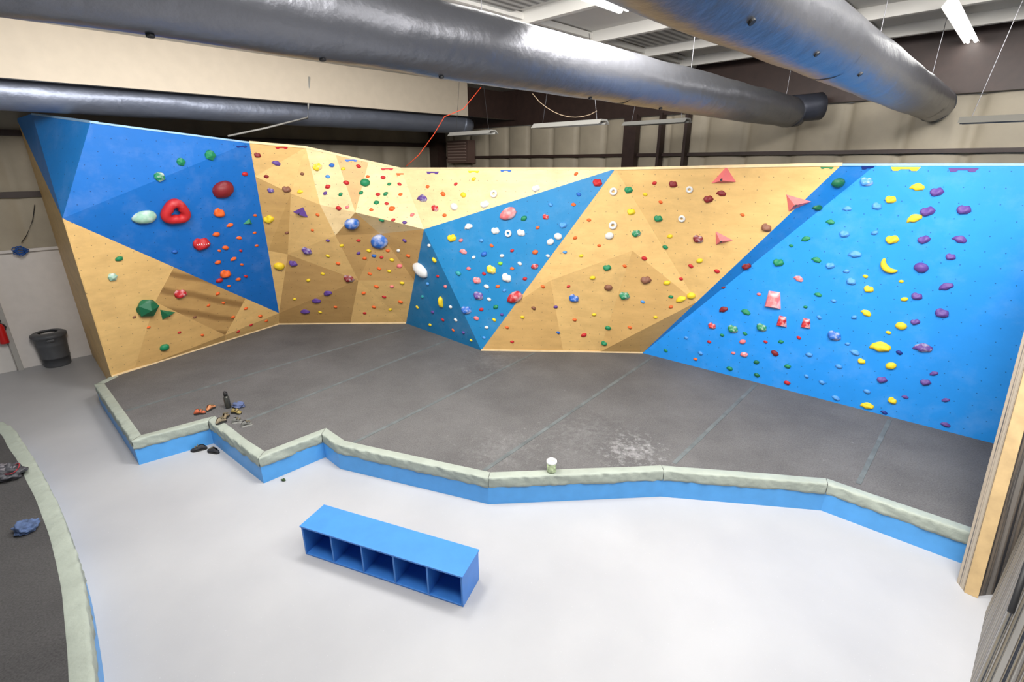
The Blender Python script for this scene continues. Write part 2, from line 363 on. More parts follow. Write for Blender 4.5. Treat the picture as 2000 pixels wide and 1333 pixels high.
for nm,mat,ids,desc in FAC:
    pts=[VV[i] for i in ids]
    nn=Vector((0,0,0))
    for i in range(len(pts)):
        p0,p1=pts[i],pts[(i+1)%len(pts)]; nn+=p0.cross(p1)
    nn.normalize(); cen=sum(pts,Vector())/len(pts)
    if nn.dot(CAMP-cen)<0: nn=-nn; pts=pts[::-1]
    ax=Vector((0,0,1)).cross(nn).normalized(); ay=nn.cross(ax)
    tri=tessellate_polygon([[Vector(((p-cen).dot(ax),(p-cen).dot(ay),0)) for p in pts]])
    fs=[]
    for t in tri:
        t=tuple(t); n2=(pts[t[1]]-pts[t[0]]).cross(pts[t[2]]-pts[t[0]])
        if n2.dot(nn)<0: t=t[::-1]
        fs.append(t)
    o=mk(nm,pts,fs,mat,parent=wall)
    me=o.data; ul=me.uv_layers.new(name="UVMap")
    for pl in me.polygons:
        for li in pl.loop_indices:
            p=pts[me.loops[li].vertex_index]; ul.data[li].uv=(p.dot(ax),p.dot(ay))
    sm=o.modifiers.new("thickness",'SOLIDIFY'); sm.thickness=.02; sm.offset=-1
    k=len(bv); bv+=pts
    for t in fs: bf.append(tuple(i+k for i in t)); bname.append(desc)
BVH=BVHTree.FromPolygons(bv,bf)
def hit(x,y):
    loc,no,idx,dist=BVH.ray_cast(Vector((0,0,H)),ray(x,y).normalized())
    if loc is None: return None
    if no.dot(CAMP-loc)<0: no=-no
    return loc,no,bname[idx]
for p,q,mat in (("A2","A3",M_palerail),("A3","a",M_palerail),("a","b",M_birchedge),("b","c",M_birchedge),("c","d",M_birchedge),("d","T3",M_birchedge),("T3","T4",M_birchedge),("T4","T5",M_palerail),("T5","T6",M_palerail)):
    P,Q=VV[p],VV[q]; d=(Q-P).normalized()
    bk=Vector((-d.y,d.x,0)).normalized()
    if bk.dot(P-CAMP)<0: bk=-bk
    hh=.045 if mat is M_birchedge else .03
    v,f=boxg(P-bk*.012+Vector((0,0,-.02)),Q-P,bk*.12,(0,0,hh)); mk("top_rail",v,f,mat,parent=wall)
for p,q in (("B","K"),("B0","g"),("g","f")):
    P,Q=VV[p],VV[q]; d=(Q-P).normalized(); bk=Vector((-d.y,d.x,0)).normalized()
    if bk.dot(P-CAMP)<0: bk=-bk
    v,f=boxg(P-bk*.02,Q-P,bk*.03,(0,0,.035)); mk("kick_rail",v,f,M_birchedge,parent=wall)
# ---------------------------------------------------------------- crash mats
def build_mat(label,floorpts,backpts,breaks,seams,pad_w=.13,cmat=None,zt=0):
    ctr=sum(floorpts,Vector())/len(floorpts)
    e=empty("crash_mat",Vector((ctr.x,ctr.y,0)),label,"crash mat")
    poly=[Vector((p.x,p.y,0)) for p in floorpts]+[Vector((p.x,p.y,0)) for p in backpts]
    n=len(poly)
    V=[Vector((p.x,p.y,0.005)) for p in poly]+[Vector((p.x,p.y,MT)) for p in poly]
    tri=tessellate_polygon([[Vector((p.x,p.y,0)) for p in poly]])
    Fc=[tuple(i+n for i in t) for t in tri]
    for i in range(n): j=(i+1)%n; Fc.append((i,j,j+n,i+n))
    o=mk("carpet_surface",V,Fc,cmat or M_carpet,parent=e)
    bmm=bmesh.new(); bmm.from_mesh(o.data); bmesh.ops.recalc_face_normals(bmm,faces=bmm.faces); bmm.to_mesh(o.data); bmm.free()
    area=sum(poly[i].x*poly[(i+1)%n].y-poly[(i+1)%n].x*poly[i].y for i in range(n))
    sg=1 if area>0 else -1
    def out(p,q):
        d=(q-p).normalized(); return Vector((d.y,-d.x,0))*sg
    fp=[Vector((p.x,p.y,0)) for p in floorpts]; m=len(fp); mit=[]
    for i in range(m):
        if i==0: mit.append(out(fp[0],fp[1]))
        elif i==m-1: mit.append(out(fp[-2],fp[-1]))
        else:
            a=out(fp[i-1],fp[i]); b_=out(fp[i],fp[i+1]); s=(a+b_).normalized(); mit.append(s/max(.35,s.dot(a)))
    prof=[(-pad_w,.421),(-pad_w*.9,.426),(-pad_w*.5,.428),(-.03,.429),(.000,.428),(.009,.421),(.012,.40),(.012,.35),(.014,.31),(.013,.274),(.006,.270)]
    np_=len(prof)
    for i in range(m-1):
        P,Q=fp[i],fp[i+1]; a,b_=mit[i],mit[i+1]
        V=[P,Q,Q+b_*.008,P+a*.008]; V=[Vector((v.x,v.y,0.0)) for v in V]; V+=[v+Vector((0,0,.285)) for v in V]
        mk("side_board",V,[(0,3,2,1),(4,5,6,7),(0,1,5,4),(1,2,6,5),(2,3,7,6),(3,0,4,7)],M_bside,parent=e)
    for g0,g1 in zip(breaks[:-1],breaks[1:]):
        st=[]
        for i in range(g0,g1):
            P,Q=fp[i],fp[i+1]; L_=(Q-P).length; k=max(3,int(L_/.022))
            for s in range(k+(1 if i==g1-1 else 0)):
                t=s/k
                if i==g0 and s==0: t=.004/L_
                if i==g1-1 and s==k: t=1-.004/L_
                st.append((P.lerp(Q,t),mit[i].lerp(mit[i+1],t)))
        V=[];Fc=[]; ln=0; prev=st[0][0]; K=len(st)
        for s,(c,mv) in enumerate(st):
            ln+=(c-prev).length; prev=c
            for j,(oo,zz) in enumerate(prof):
                wv=noise.noise(Vector((ln*11+zz*28,g0*3.7,oo*30)))*.017
                wb=noise.noise(Vector((ln*1.3,g0*5+2,0)))*.014
                hem=noise.noise(Vector((ln*2.2,g0+9,4)))*.018 if zz<.31 else 0
                oo2=oo+(wv+.004 if (oo>-.02) else wb if j==0 else wv*.3); zz2=zz+(wv*.45 if (zz>.4 and j>0) else 0)+hem
                V.append(c+mv*oo2+Vector((0,0,max(zz2,.4215 if zz>.42 else 0))))
        for s in range(K-1):
            for j in range(np_-1):
                q=s*np_+j; Fc.append((q,q+1,q+np_+1,q+np_))
        mk("edge_padding",V,Fc,M_vinyl,parent=e,smooth=True)
    for (x0,y0,x1,y1) in seams:
        P=at(x0,y0,z=MT);Q=at(x1,y1,z=MT); d=(Q-P).normalized(); s=Vector((-d.y,d.x,0))*.03
        k=20;V=[];Fc=[]
        for i in range(k+1):
            c=P.lerp(Q,i/k); w_=1+.25*noise.noise(Vector((i*.7,x0,0)))
            V+=[c-s*w_*1.1+Vector((0,0,-.004)),c-s*w_+Vector((0,0,.005)),c+s*w_+Vector((0,0,.005)),c+s*w_*1.1+Vector((0,0,-.004))]
        for i in range(k):
            for j in range(3): q=i*4+j; Fc.append((q,q+1,q+5,q+4))
        mk("seam_strip",V,Fc,M_seam,parent=e)
    return e
fpx=[(188,792),(273,908),(418,866),(516,944),(636,893),(666,916),(955,985),(1290,970),(1603,997),(1890,1105)]
fps=[at(x,y,z=0) for x,y in fpx]
d=(fps[-1]-fps[-2]).normalized(); fps.append(fps[-1]+d*.02)
startp=at(186,752,z=MT); 
fps=[Vector((VV["B0"].x-.02,VV["B0"].y+.05,0)),Vector((startp.x,startp.y,0))]+fps[1:]
bps=[VV["K2"],VV["K"],VV["B"],VV["f"],VV["g"],VV["B0"]]
bps=[Vector((p.x,p.y,0)) for p in bps]
seams=[(246,803,800,640),(480,822,876,664),(690,866,1044,690),(945,920,1276,697),(1316,906,1478,750),(1676,946,1738,820)]
build_mat("large charcoal bouldering mat with sage vinyl edging and blue sides",fps,bps,[0,1,2,3,4,5,7,8,9,11],seams)
c2=[at(x,y,z=MT) for x,y in [(-140,800),(2,826),(47,872),(100,965),(146,1085),(166,1190),(178,1290),(186,1400)]]
c2=[Vector((p.x,p.y,0)) for p in c2]; dd=(c2[-1]-c2[-2]).normalized(); c2.append(c2[-1]+dd*1.5)
f2=[]
for i in range(len(c2)-1):
    p0=c2[max(0,i-1)];p1=c2[i];p2=c2[i+1];p3=c2[min(len(c2)-1,i+2)]
    for s in range(5):
        t=s/5; f2.append(.5*((2*p1)+(p2-p0)*t+(2*p0-5*p1+4*p2-p3)*t*t+(3*p1-p0-3*p2+p3)*t**3))
f2.append(c2[-1])
b2=[Vector((f2[-1].x-5,f2[-1].y,0)),Vector((f2[0].x-2.0,f2[0].y-1.5,0))]
build_mat("curved dark charcoal bouldering mat with sage vinyl edging",f2,b2,[0,len(f2)-1],[],pad_w=.15,cmat=M_carpetdark)
# ---------------------------------------------------------------- holds
HC={"red":(.50,.015,.02),"dred":(.20,.010,.014),"green":(.008,.22,.09),"dgreen":(.006,.13,.055),"mint":(.30,.52,.40),"yellow":(.80,.58,.02),
"purple":(.11,.05,.26),"blue":(.02,.13,.50),"lblue":(.08,.30,.70),"dblue":(.01,.03,.22),"orange":(.80,.13,.02),"pink":(.80,.19,.20),
"white":(.72,.72,.70),"brown":(.22,.09,.05),"teal":(.03,.32,.35),"grey":(.35,.33,.33),"lime":(.25,.65,.03)}
CW={"dred":"dark red","dgreen":"dark green","lblue":"light blue","dblue":"navy blue","mint":"mint green"}
def blob(kind):
    vs,fs=ico(3 if kind in("jug","ball","crimp","pinch","egg") else 2)
    out=[]; off=float(len(kind))
    for v in vs:
        x,y,z=v
        nz_=noise.noise(v*1.3+Vector((off,0,0))); n5=noise.noise(v*2.8+Vector((off,7,0)))
        if kind=="jug":
            k=1+.25*nz_+.12*n5; x,y,z=x*k,y*.78*k,max(z,-.12)*.62*k
            if y>.0 and z>.1: z-=.34*math.exp(-((x/.55)**2))*min(1,y/.3)
            if y<-.15: z*=1.12
        elif kind=="crimp":
            k=1+.15*nz_+.12*n5; x,y,z=x*k,y*.60*k+.16*math.cos(x*2.2)-.07,max(z,-.1)*.45*k
            if y>.1: z*=.6
            if y<-.1: y*=1+.25*math.cos(x*5)
        elif kind=="pinch":
            k=1+.15*nz_; x,y,z=x*.5*k,y*k,max(z,-.1)*.6*k; x*=(.75+.3*abs(y))
        elif kind=="ball":
            k=1+.10*nz_+.06*n5; x,y,z=x*k,y*.82*k,max(z,-.1)*.72*k
        elif kind=="egg":
            k=1+.08*n5; x,y,z=x*k,y*(.62+.12*x)*k,max(z,-.1)*.6
        elif kind=="chip":
            k=1+.35*nz_+.1*n5; x,y,z=x*k,y*.75*k,max(z,-.1)*.6*k
        out.append(Vector((x,y,z)))
    return out,fs
def gem():
    vs,fs=ico(1); return [Vector((v.x,v.y,max(v.z,-.15)*.85)) for v in vs],fs
def ring(R=.68,r_=.32,zs=1,tri=0,seg=24,ms=10):
    V=[];Fc=[]
    for i in range(seg):
        th=2*math.pi*i/seg; R2=R*(1+tri*math.cos(3*(th-math.pi/2)))
        for j in range(ms):
            ph=2*math.pi*j/ms; rr=R2+r_*math.cos(ph); V.append(Vector((rr*math.cos(th),rr*math.sin(th),r_*zs*(math.sin(ph)+.75))))
    for i in range(seg):
        for j in range(ms):
            a=i*ms+j;b_=i*ms+(j+1)%ms;c=((i+1)%seg)*ms+(j+1)%ms;d_=((i+1)%seg)*ms+j; Fc.append((a,d_,c,b_))
    return V,Fc
def pyr():
    V=[Vector((-1,-.35,0)),Vector((1,-.55,0)),Vector((.35,.85,0)),Vector((.1,-.05,.7))]
    return V,[(0,2,1),(0,1,3),(1,2,3),(2,0,3)]
def boxh():
    V=[Vector(p) for p in((-.8,-1,0),(.95,-1,0),(.6,1,0),(-.6,1,0),(-.55,-.7,.55),(.6,-.7,.55),(.38,.65,.35),(-.38,.65,.35))]
    return V,[(0,3,2,1),(4,5,6,7),(0,1,5,4),(1,2,6,5),(2,3,7,6),(3,0,4,7)]
def banana():
    pts=[];rs=[]
    for i in range(13):
        t=i/12; a=-1.25+2.3*t; pts.append(Vector((1.1*math.sin(a)*.9,.8-1.0*math.cos(a)*1.0,.18))); rs.append(.06+.27*math.sin(math.pi*min(1,max(0,t*.96+.02)))**.7)
    return path_tube(pts,rs,10)
def tape():
    V=[Vector(p) for p in((-1,.16,0),(1,.16,0),(.8,-.16,0),(-.8,-.16,0),(.45,-.16,0),(.3,-.02,0),(-.3,-.02,0),(-.45,-.16,0))]
    zz=Vector((0,0,.05)); o=[V[0],V[1],V[2],V[4],V[5],V[6],V[7],V[3]]
    n=len(o); vs=[p for p in o]+[p+zz for p in o]
    fs=[tuple(range(n)),tuple(range(2*n-1,n-1,-1))]+[(i,(i+1)%n,(i+1)%n+n,i+n) for i in range(n)]
    return vs,fs
GEO={"jug":blob("jug"),"crimp":blob("crimp"),"pinch":blob("pinch"),"ball":blob("ball"),"egg":blob("egg"),"chip":blob("chip"),"gem":gem(),
"ring":ring(),"donut":ring(.62,.34,1,.14,32,12),"pyr":pyr(),"box":boxh(),"banana":banana(),"tape":tape(),"jaw":blob("jug")}
DESC={"jug":"scooped jug climbing hold","crimp":"thin crimp climbing hold","pinch":"upright pinch climbing hold","ball":"round sloper climbing hold","egg":"smooth egg-shaped climbing hold",
"chip":"small foot chip hold","gem":"faceted gem-shaped climbing hold","ring":"round ring-shaped climbing hold","donut":"large hollow ring climbing hold","pyr":"pyramid-shaped climbing hold",
"box":"tapered block climbing hold","banana":"curved banana-shaped climbing hold","tape":"flat marker strip","jaw":"toothed jaw-shaped climbing hold"}
TOPZ={"jug":.30,"crimp":.28,"pinch":.45,"ball":.70,"egg":.5,"gem":.75,"pyr":.66,"box":.40,"chip":.5,"ring":.05,"donut":0,"banana":.3,"jaw":.3}
MC={}
def holdmesh(kind,c,ch):
    key=(kind,c,ch)
    if key in MC: return MC[key]
    vs,fs=GEO[kind]; me=bpy.data.meshes.new("climbing_hold_mesh"); me.from_pydata(vs,[],fs); me.update()
    b=bmesh.new(); b.from_mesh(me); bmesh.ops.recalc_face_normals(b,faces=b.faces); b.to_mesh(me); b.free()
    if kind not in("gem","pyr","box","tape"): me.polygons.foreach_set("use_smooth",[True]*len(me.polygons))
    me.materials.append(holdmat("hold_%s_%s"%(c,"chalked" if ch else "clean"),HC[c],1.0 if ch else 0.0)); MC[key]=me; return me
bv_,bf_=lathe((0,0,0),[(.01,.04),(.09,.04),(.10,.0),(.10,-.1)],10); boltme=bpy.data.meshes.new("bolt_mesh"); boltme.from_pydata(bv_,[],bf_); boltme.materials.append(M_bolt)
tv_,tf_=join(*[lathe((x,.02*abs(x),.0),[(.10,0),(.07,.16),(.01,.34)],8) for x in(-.6,-.36,-.12,.12,.36,.6)]); toothme=bpy.data.meshes.new("teeth_mesh"); toothme.from_pydata(tv_,[],tf_); toothme.materials.append(M_white)
def hold(x,y,s,c,kind="jug",ch=0,rot=None):
    h=hit(x,y)
    if h is None: return
    loc,no,desc=h
    zc=loc.y*CP+(H-loc.z)*SP
    sz=s*zc/F*.5*.95*math.sqrt(F/math.hypot(F,x-1000))
    up=Vector((0,0,1)); ay=(up-no*up.dot(no)).normalized(); ax=ay.cross(no)
    if rot is None: rot=((x*7+y*13)%60)-30 if kind not in("tape","jaw","donut") else 0
    R=Matrix((ax,ay,no)).transposed().to_4x4()@Matrix.Rotation(math.radians(rot),4,'Z')
    nm="tape_marker" if kind=="tape" else "climbing_hold"
    o=bpy.data.objects.new(nm,holdmesh(kind,c,ch)); COL.objects.link(o)
    o.matrix_world=Matrix.Translation(loc+no*(.001 if kind=="tape" else .0))@R@Matrix.Diagonal((sz,sz,sz,1))
    cw=CW.get(c,c)
    if kind=="tape": meta(o,"%s topout marker strip along the wall top"%cw,"marker strip","coloured marker strips along the wall top")
    else: meta(o,("chalky " if ch else "")+"%s %s on %s"%(cw,DESC[kind],desc),"climbing hold","climbing holds bolted to the bouldering wall")
    if kind!="tape" and s>=17 and kind not in("donut","banana"):
        b=bpy.data.objects.new("bolt",boltme); COL.objects.link(b); b.parent=o; b.location=(0,0,TOPZ[kind]-.02)
    if kind=="jaw":
        t=bpy.data.objects.new("tooth_row",toothme); COL.objects.link(t); t.parent=o; t.location=(0,.12,.25); t.scale=(1,1,1)
holds=[
(410,303,25,"green","gem",0),(353,316,20,"green","gem",0),(311,345,25,"green","gem",1),(435,370,46,"dred","ball",0),(340,412,62,"red","donut",0),(281,424,50,"mint","egg",1),
(393,476,38,"red","jaw",0),(428,416,26,"orange","jug"),(449,440,15,"orange","crimp"),(422,458,15,"orange","chip"),(440,484,14,"orange","chip"),(467,465,13,"orange","crimp"),(456,506,14,"orange","crimp"),
(425,513,13,"orange","chip"),(440,535,25,"orange","jug",0),(428,548,15,"red","chip"),(484,434,20,"green","pyr"),(478,340,13,"red","chip"),(341,492,12,"blue","chip"),(465,546,11,"orange","chip"),(498,421,8,"orange","chip"),
(428,490,8,"orange","chip"),(480,540,9,"red","chip"),(472,517,8,"orange","chip"),(497,455,8,"orange","chip"),(470,490,8,"red","chip"),(501,480,8,"orange","chip"),(447,559,8,"orange","chip"),
(232,506,16,"green","chip",0),(219,541,22,"mint","gem",1),(286,601,50,"dgreen","gem",0),(326,614,34,"dgreen","pyr",0,160),(352,574,28,"red","jug",1),(321,679,20,"green","ball",0),
(425,574,10,"orange","chip"),(480,603,9,"orange","chip"),(508,618,10,"orange","chip"),(455,620,9,"orange","chip"),(490,635,8,"red","chip"),(407,597,8,"orange","chip"),(436,592,8,"orange","chip"),
(380,620,8,"brown","chip"),(395,655,8,"orange","chip"),(350,650,8,"red","chip"),(290,640,8,"orange","chip"),(520,627,8,"orange","chip"),(465,648,8,"red","chip"),(262,620,8,"brown","chip"),
(503,303,14,"dred","jug"),(540,319,18,"purple","crimp"),(587,414,32,"purple","pyr"),(560,370,18,"brown","jug"),(586,375,13,"yellow","crimp"),(529,372,14,"purple","jug",1),(620,326,20,"yellow","jug",1),
(648,323,12,"blue","chip"),(525,428,22,"yellow","jug"),(600,490,22,"purple","jug",1),(573,515,18,"purple","jug"),(545,520,22,"yellow","ball"),(618,588,20,"purple","crimp"),(640,573,20,"purple","crimp"),
(682,544,22,"dred","jug",1),(596,609,20,"purple","crimp"),(602,548,10,"yellow","chip"),(713,357,20,"green","ball"),(640,365,12,"red","chip"),(738,380,10,"red","chip"),(753,379,11,"green","chip"),
(765,408,14,"orange","chip"),(735,396,12,"green","chip"),(745,430,12,"green","chip"),(687,437,32,"blue","ball",1),(741,472,38,"blue","ball",1),(635,378,10,"purple","chip"),(661,407,12,"red","chip"),
(676,357,12,"red","chip"),(705,377,10,"green","chip"),(718,345,8,"orange","chip"),(748,347,10,"red","chip"),(760,360,9,"green","chip"),(780,360,9,"red","chip"),(782,380,9,"orange","chip"),(700,325,10,"red","chip"),
(640,345,10,"lblue","chip"),(670,330,9,"yellow","chip"),(665,380,10,"green","chip"),(678,405,9,"pink","chip"),(725,410,9,"orange","chip"),(755,398,9,"red","chip"),(790,435,10,"purple","chip"),(768,430,9,"red","chip"),
(805,420,10,"pink","chip"),(700,470,9,"red","chip"),(720,490,10,"yellow","chip"),(712,505,9,"orange","chip"),(700,495,9,"purple","chip"),(730,500,10,"blue","chip"),(745,503,9,"red","chip"),(757,490,9,"orange","chip"),
(765,508,10,"yellow","chip"),(780,520,12,"pink","chip"),(778,490,10,"white","chip"),(790,470,10,"purple","chip"),(797,500,10,"orange","chip"),(740,525,9,"orange","chip"),(760,530,9,"yellow","chip"),(722,535,9,"orange","chip"),
(710,573,10,"orange","chip"),(735,560,10,"orange","chip"),(750,580,9,"red","chip"),(765,560,9,"pink","chip"),(730,600,9,"orange","chip"),(762,605,9,"yellow","chip"),(782,590,10,"orange","chip"),(785,553,10,"yellow","chip"),
(712,612,8,"red","chip"),(625,610,8,"yellow","chip"),(655,600,8,"orange","chip"),(575,585,8,"yellow","chip"),(640,470,9,"purple","chip"),(610,450,8,"orange","chip"),(560,455,9,"brown","chip"),(590,340,9,"brown","chip"),
(520,345,10,"dred","chip"),(620,420,9,"orange","chip"),(640,500,9,"yellow","chip"),(660,515,10,"orange","chip"),(667,480,9,"yellow","chip"),(630,535,9,"yellow","chip"),
(825,388,24,"purple","crimp",1),(850,407,17,"red","jug",1),(865,379,12,"orange","chip"),(887,404,18,"white","ball"),(905,381,13,"yellow","ball"),(947,399,20,"white","jug"),(965,379,16,"white","ring"),
(1047,368,18,"white","jug"),(925,350,10,"yellow","chip"),(1125,340,9,"orange","chip"),(868,421,10,"orange","chip"),(890,360,9,"red","chip"),(835,365,9,"orange","chip"),
(992,418,38,"pink","egg",1,25),(915,443,19,"white","crimp"),(883,465,20,"yellow","jug"),(968,451,18,"white","jug"),(993,456,15,"white","ring"),(1018,455,18,"white","jug",1),(1066,424,14,"red","jug",1),
(1100,440,16,"lblue","jug"),(1090,462,17,"white","ball"),(1075,473,16,"white","ball"),(1023,427,14,"green","chip"),(1167,357,20,"red","jug"),(905,492,17,"pink","crimp",1),(945,497,14,"blue","chip"),
(960,527,22,"yellow","jug",1),(990,543,22,"white","jug",1),(932,548,18,"pink","jug",1),(1005,581,36,"red","egg",1,30),(935,578,22,"purple","jug",1),(895,534,13,"teal","chip"),(1044,521,16,"red","chip",1),
(1045,493,13,"orange","chip"),(925,503,9,"white","chip"),(968,600,12,"green","chip"),(911,606,22,"blue","jug",1),(930,622,12,"pink","chip"),(950,560,12,"white","chip"),(972,560,10,"orange","chip"),
(900,470,10,"pink","chip"),(940,470,10,"lblue","chip"),(960,480,9,"orange","chip"),(980,500,10,"white","chip"),(1000,490,9,"red","chip"),(1015,515,10,"white","chip"),(1000,525,9,"orange","chip"),(1025,545,10,"red","chip"),
(977,515,10,"lime","chip"),(915,525,10,"pink","chip"),(945,535,9,"red","chip"),(955,585,10,"white","chip"),(985,568,9,"lblue","chip"),(940,605,10,"red","chip"),(950,640,9,"white","chip"),(965,625,9,"yellow","chip"),
(1120,400,10,"orange","chip"),(1075,400,10,"lblue","chip"),(1130,380,10,"blue","chip"),(1050,445,9,"orange","chip"),(1070,500,9,"white","chip"),(980,615,8,"purple","chip"),(945,660,8,"lblue","chip"),
(822,527,44,"white","egg",1,-25),(862,590,26,"yellow","pinch",0),(848,508,14,"yellow","chip"),(838,480,10,"white","chip"),(835,555,10,"lblue","chip"),(825,580,10,"teal","chip"),(815,600,9,"yellow","chip"),(845,610,10,"purple","chip"),
(870,560,10,"pink","chip"),(880,600,10,"white","chip"),(865,625,9,"red","chip"),(890,625,10,"white","chip"),(840,635,9,"yellow","chip"),(905,650,9,"purple","chip"),(885,645,8,"orange","chip"),(920,665,8,"yellow","chip"),(855,540,9,"red","chip"),
(1228,371,18,"green","jug"),(1198,374,16,"white","ring"),(1233,414,17,"yellow","jug"),(1197,440,17,"white","ring"),(1190,461,18,"white","ball"),(1243,456,19,"green","jug",1),(1286,427,18,"green","jug"),
(1315,360,18,"dred","jug"),(1347,370,15,"white","ring"),(1332,427,15,"white","ring"),(1412,347,50,"pink","pyr",0,10),(1384,389,20,"dred","jug"),(1409,378,20,"dred","crimp"),(1364,467,22,"dred","jug",1),(1411,468,40,"pink","pyr",0,160),
(1497,445,22,"brown","jug",0),(1556,397,52,"pink","pyr",0,170),(1186,523,17,"green","jug"),(1188,562,17,"brown","ball"),(1262,547,22,"brown","jug"),(1258,505,12,"red","chip"),(1121,583,22,"blue","jug",1),
(1220,578,22,"green","jug",1),(1157,543,12,"yellow","chip"),(1123,465,9,"orange","chip"),(1308,462,12,"yellow","chip"),(1299,483,12,"green","chip"),(1366,510,14,"yellow","chip"),(1349,520,11,"red","chip"),
(1330,585,22,"yellow","crimp"),(1350,578,18,"yellow","ball"),(1302,553,14,"yellow","chip"),(1042,602,10,"brown","chip"),(1140,655,12,"red","chip"),(1187,641,13,"green","chip"),(1180,671,13,"green","jug"),
(1122,625,9,"orange","chip"),(1160,615,9,"yellow","chip"),(1260,380,10,"yellow","chip"),(1278,358,10,"red","chip"),(1290,395,9,"orange","chip"),(1150,430,9,"orange","chip"),(1310,580,10,"green","chip"),(1310,600,9,"orange","chip"),
(1255,590,9,"lblue","chip"),(1280,620,9,"yellow","chip"),(1230,640,9,"orange","chip"),(1085,600,9,"purple","chip"),(1060,560,9,"orange","chip"),(1110,560,8,"red","chip"),(1020,620,9,"yellow","chip"),(990,640,8,"orange","chip"),
(1000,668,8,"red","chip"),(1090,650,8,"blue","chip"),(1135,500,9,"yellow","chip"),(1170,480,8,"orange","chip"),(1103,493,9,"lblue","chip"),(1220,520,9,"orange","chip"),(1450,420,9,"orange","chip"),(1330,545,9,"red","chip"),(1400,530,12,"red","chip"),
(1637,357,28,"dgreen","ball"),(1693,355,26,"lblue","jug",1),(1792,366,28,"yellow","crimp"),(1830,375,26,"purple","jug"),(1883,410,28,"purple","jug"),(1740,390,22,"yellow","jug"),(1713,403,20,"lblue","jug"),
(1655,408,18,"lblue","crimp"),(1597,406,22,"dgreen","crimp"),(1812,413,28,"purple","jug"),(1786,427,30,"yellow","crimp"),(1622,434,18,"green","crimp"),(1650,457,20,"lblue","jug"),(1708,455,14,"lblue","chip"),
(1743,468,26,"yellow","jug"),(1805,468,24,"purple","jug"),(1875,468,28,"purple","crimp"),(1574,467,19,"green","crimp"),(1670,497,26,"lblue","crimp"),(1735,522,42,"yellow","banana",0,-35),(1799,523,28,"purple","ball"),
(1857,502,20,"purple","jug"),(1521,513,22,"green","jug"),(1595,508,20,"green","crimp"),(1622,519,18,"lblue","jug"),(1653,530,13,"lblue","chip"),(1458,520,20,"dred","jug"),(1560,545,20,"pink","crimp",1),(1663,550,20,"lblue","jug"),
(1697,565,20,"yellow","jug"),(1848,560,28,"purple","crimp"),(1510,586,38,"pink","box",1,0),(1598,576,16,"green","crimp"),(1791,579,22,"purple","jug"),(1766,585,14,"yellow","chip"),(1692,612,22,"yellow","crimp"),(1840,612,28,"purple","jug"),
(1527,628,24,"red","box",1,0),(1574,632,22,"red","box",1,0),(1457,610,20,"green","crimp"),(1413,605,20,"dred","crimp"),(1630,656,28,"blue","jug",1),(1760,637,22,"yellow","ball"),(1788,629,18,"purple","jug"),
(1488,640,22,"green","jug",1),(1432,643,22,"green","jug",1),(1391,637,17,"red","jug",1),(1720,678,40,"yellow","crimp",0,0),(1803,680,36,"purple","crimp",1,0),(1756,689,13,"dblue","chip"),(1670,689,20,"lblue","crimp"),
(1740,715,21,"yellow","ball"),(1683,706,16,"yellow","jug"),(1824,730,17,"purple","crimp"),(1723,742,20,"purple","jug"),(1808,747,20,"purple","jug"),(1638,716,14,"lblue","chip"),(1580,693,14,"lblue","chip"),
(1513,690,16,"dred","chip"),(1450,668,14,"pink","chip"),(1453,693,16,"pink","chip",1),(1425,720,13,"green","chip"),(1368,690,11,"lblue","chip"),(1538,716,13,"green","chip"),(1605,747,12,"lblue","chip"),(1537,748,13,"red","chip"),
(1633,778,17,"lblue","crimp"),(1693,765,14,"lblue","chip"),(1694,793,26,"yellow","crimp",0,0),(1743,783,19,"yellow","jug"),(1768,776,13,"purple","crimp"),(1847,782,16,"purple","crimp"),(1847,830,19,"purple","crimp"),
(1727,806,14,"dblue","crimp"),(1477,708,12,"dgreen","chip"),(1478,733,12,"dgreen","chip"),(1455,652,10,"green","chip"),(1495,668,9,"red","chip"),(1525,668,11,"green","chip"),(1735,650,11,"yellow","chip"),(1668,620,12,"lblue","chip"),(1600,620,11,"lblue","chip"),
(1413,562,9,"dred","chip"),(1482,575,9,"pink","chip"),(1628,588,11,"lblue","chip"),(1560,660,10,"red","chip"),(1432,690,9,"pink","chip"),(1340,660,9,"lblue","chip"),(1385,668,9,"red","chip"),(1300,685,9,"green","chip"),(1358,702,9,"orange","chip"),
(1655,672,10,"lblue","chip"),(1575,735,10,"lblue","chip"),(1690,540,11,"yellow","chip"),(1760,550,10,"yellow","chip"),(1545,480,9,"green","chip"),(1545,770,9,"green","chip"),(1410,655,9,"green","chip"),(1573,600,9,"green","chip"),
]
for h in holds[:]:
    hold(*h)
for x,y,c in [(550,289,"red"),(472,287,"dblue"),(686,314,"blue"),(756,331,"red"),(787,341,"orange"),(845,338,"purple"),(925,336,"yellow"),(988,334,"blue"),(1212,328,"orange"),(1268,327,"green"),(1300,327,"red"),(1615,328,"green"),(1700,328,"dblue"),(1768,330,"yellow"),(1881,332,"purple")]:
    s={1700:42,1768:56,1881:56,472:24,1212:32,845:30,787:30}.get(x,26); hold(x,y,s,c,"tape",0,0)
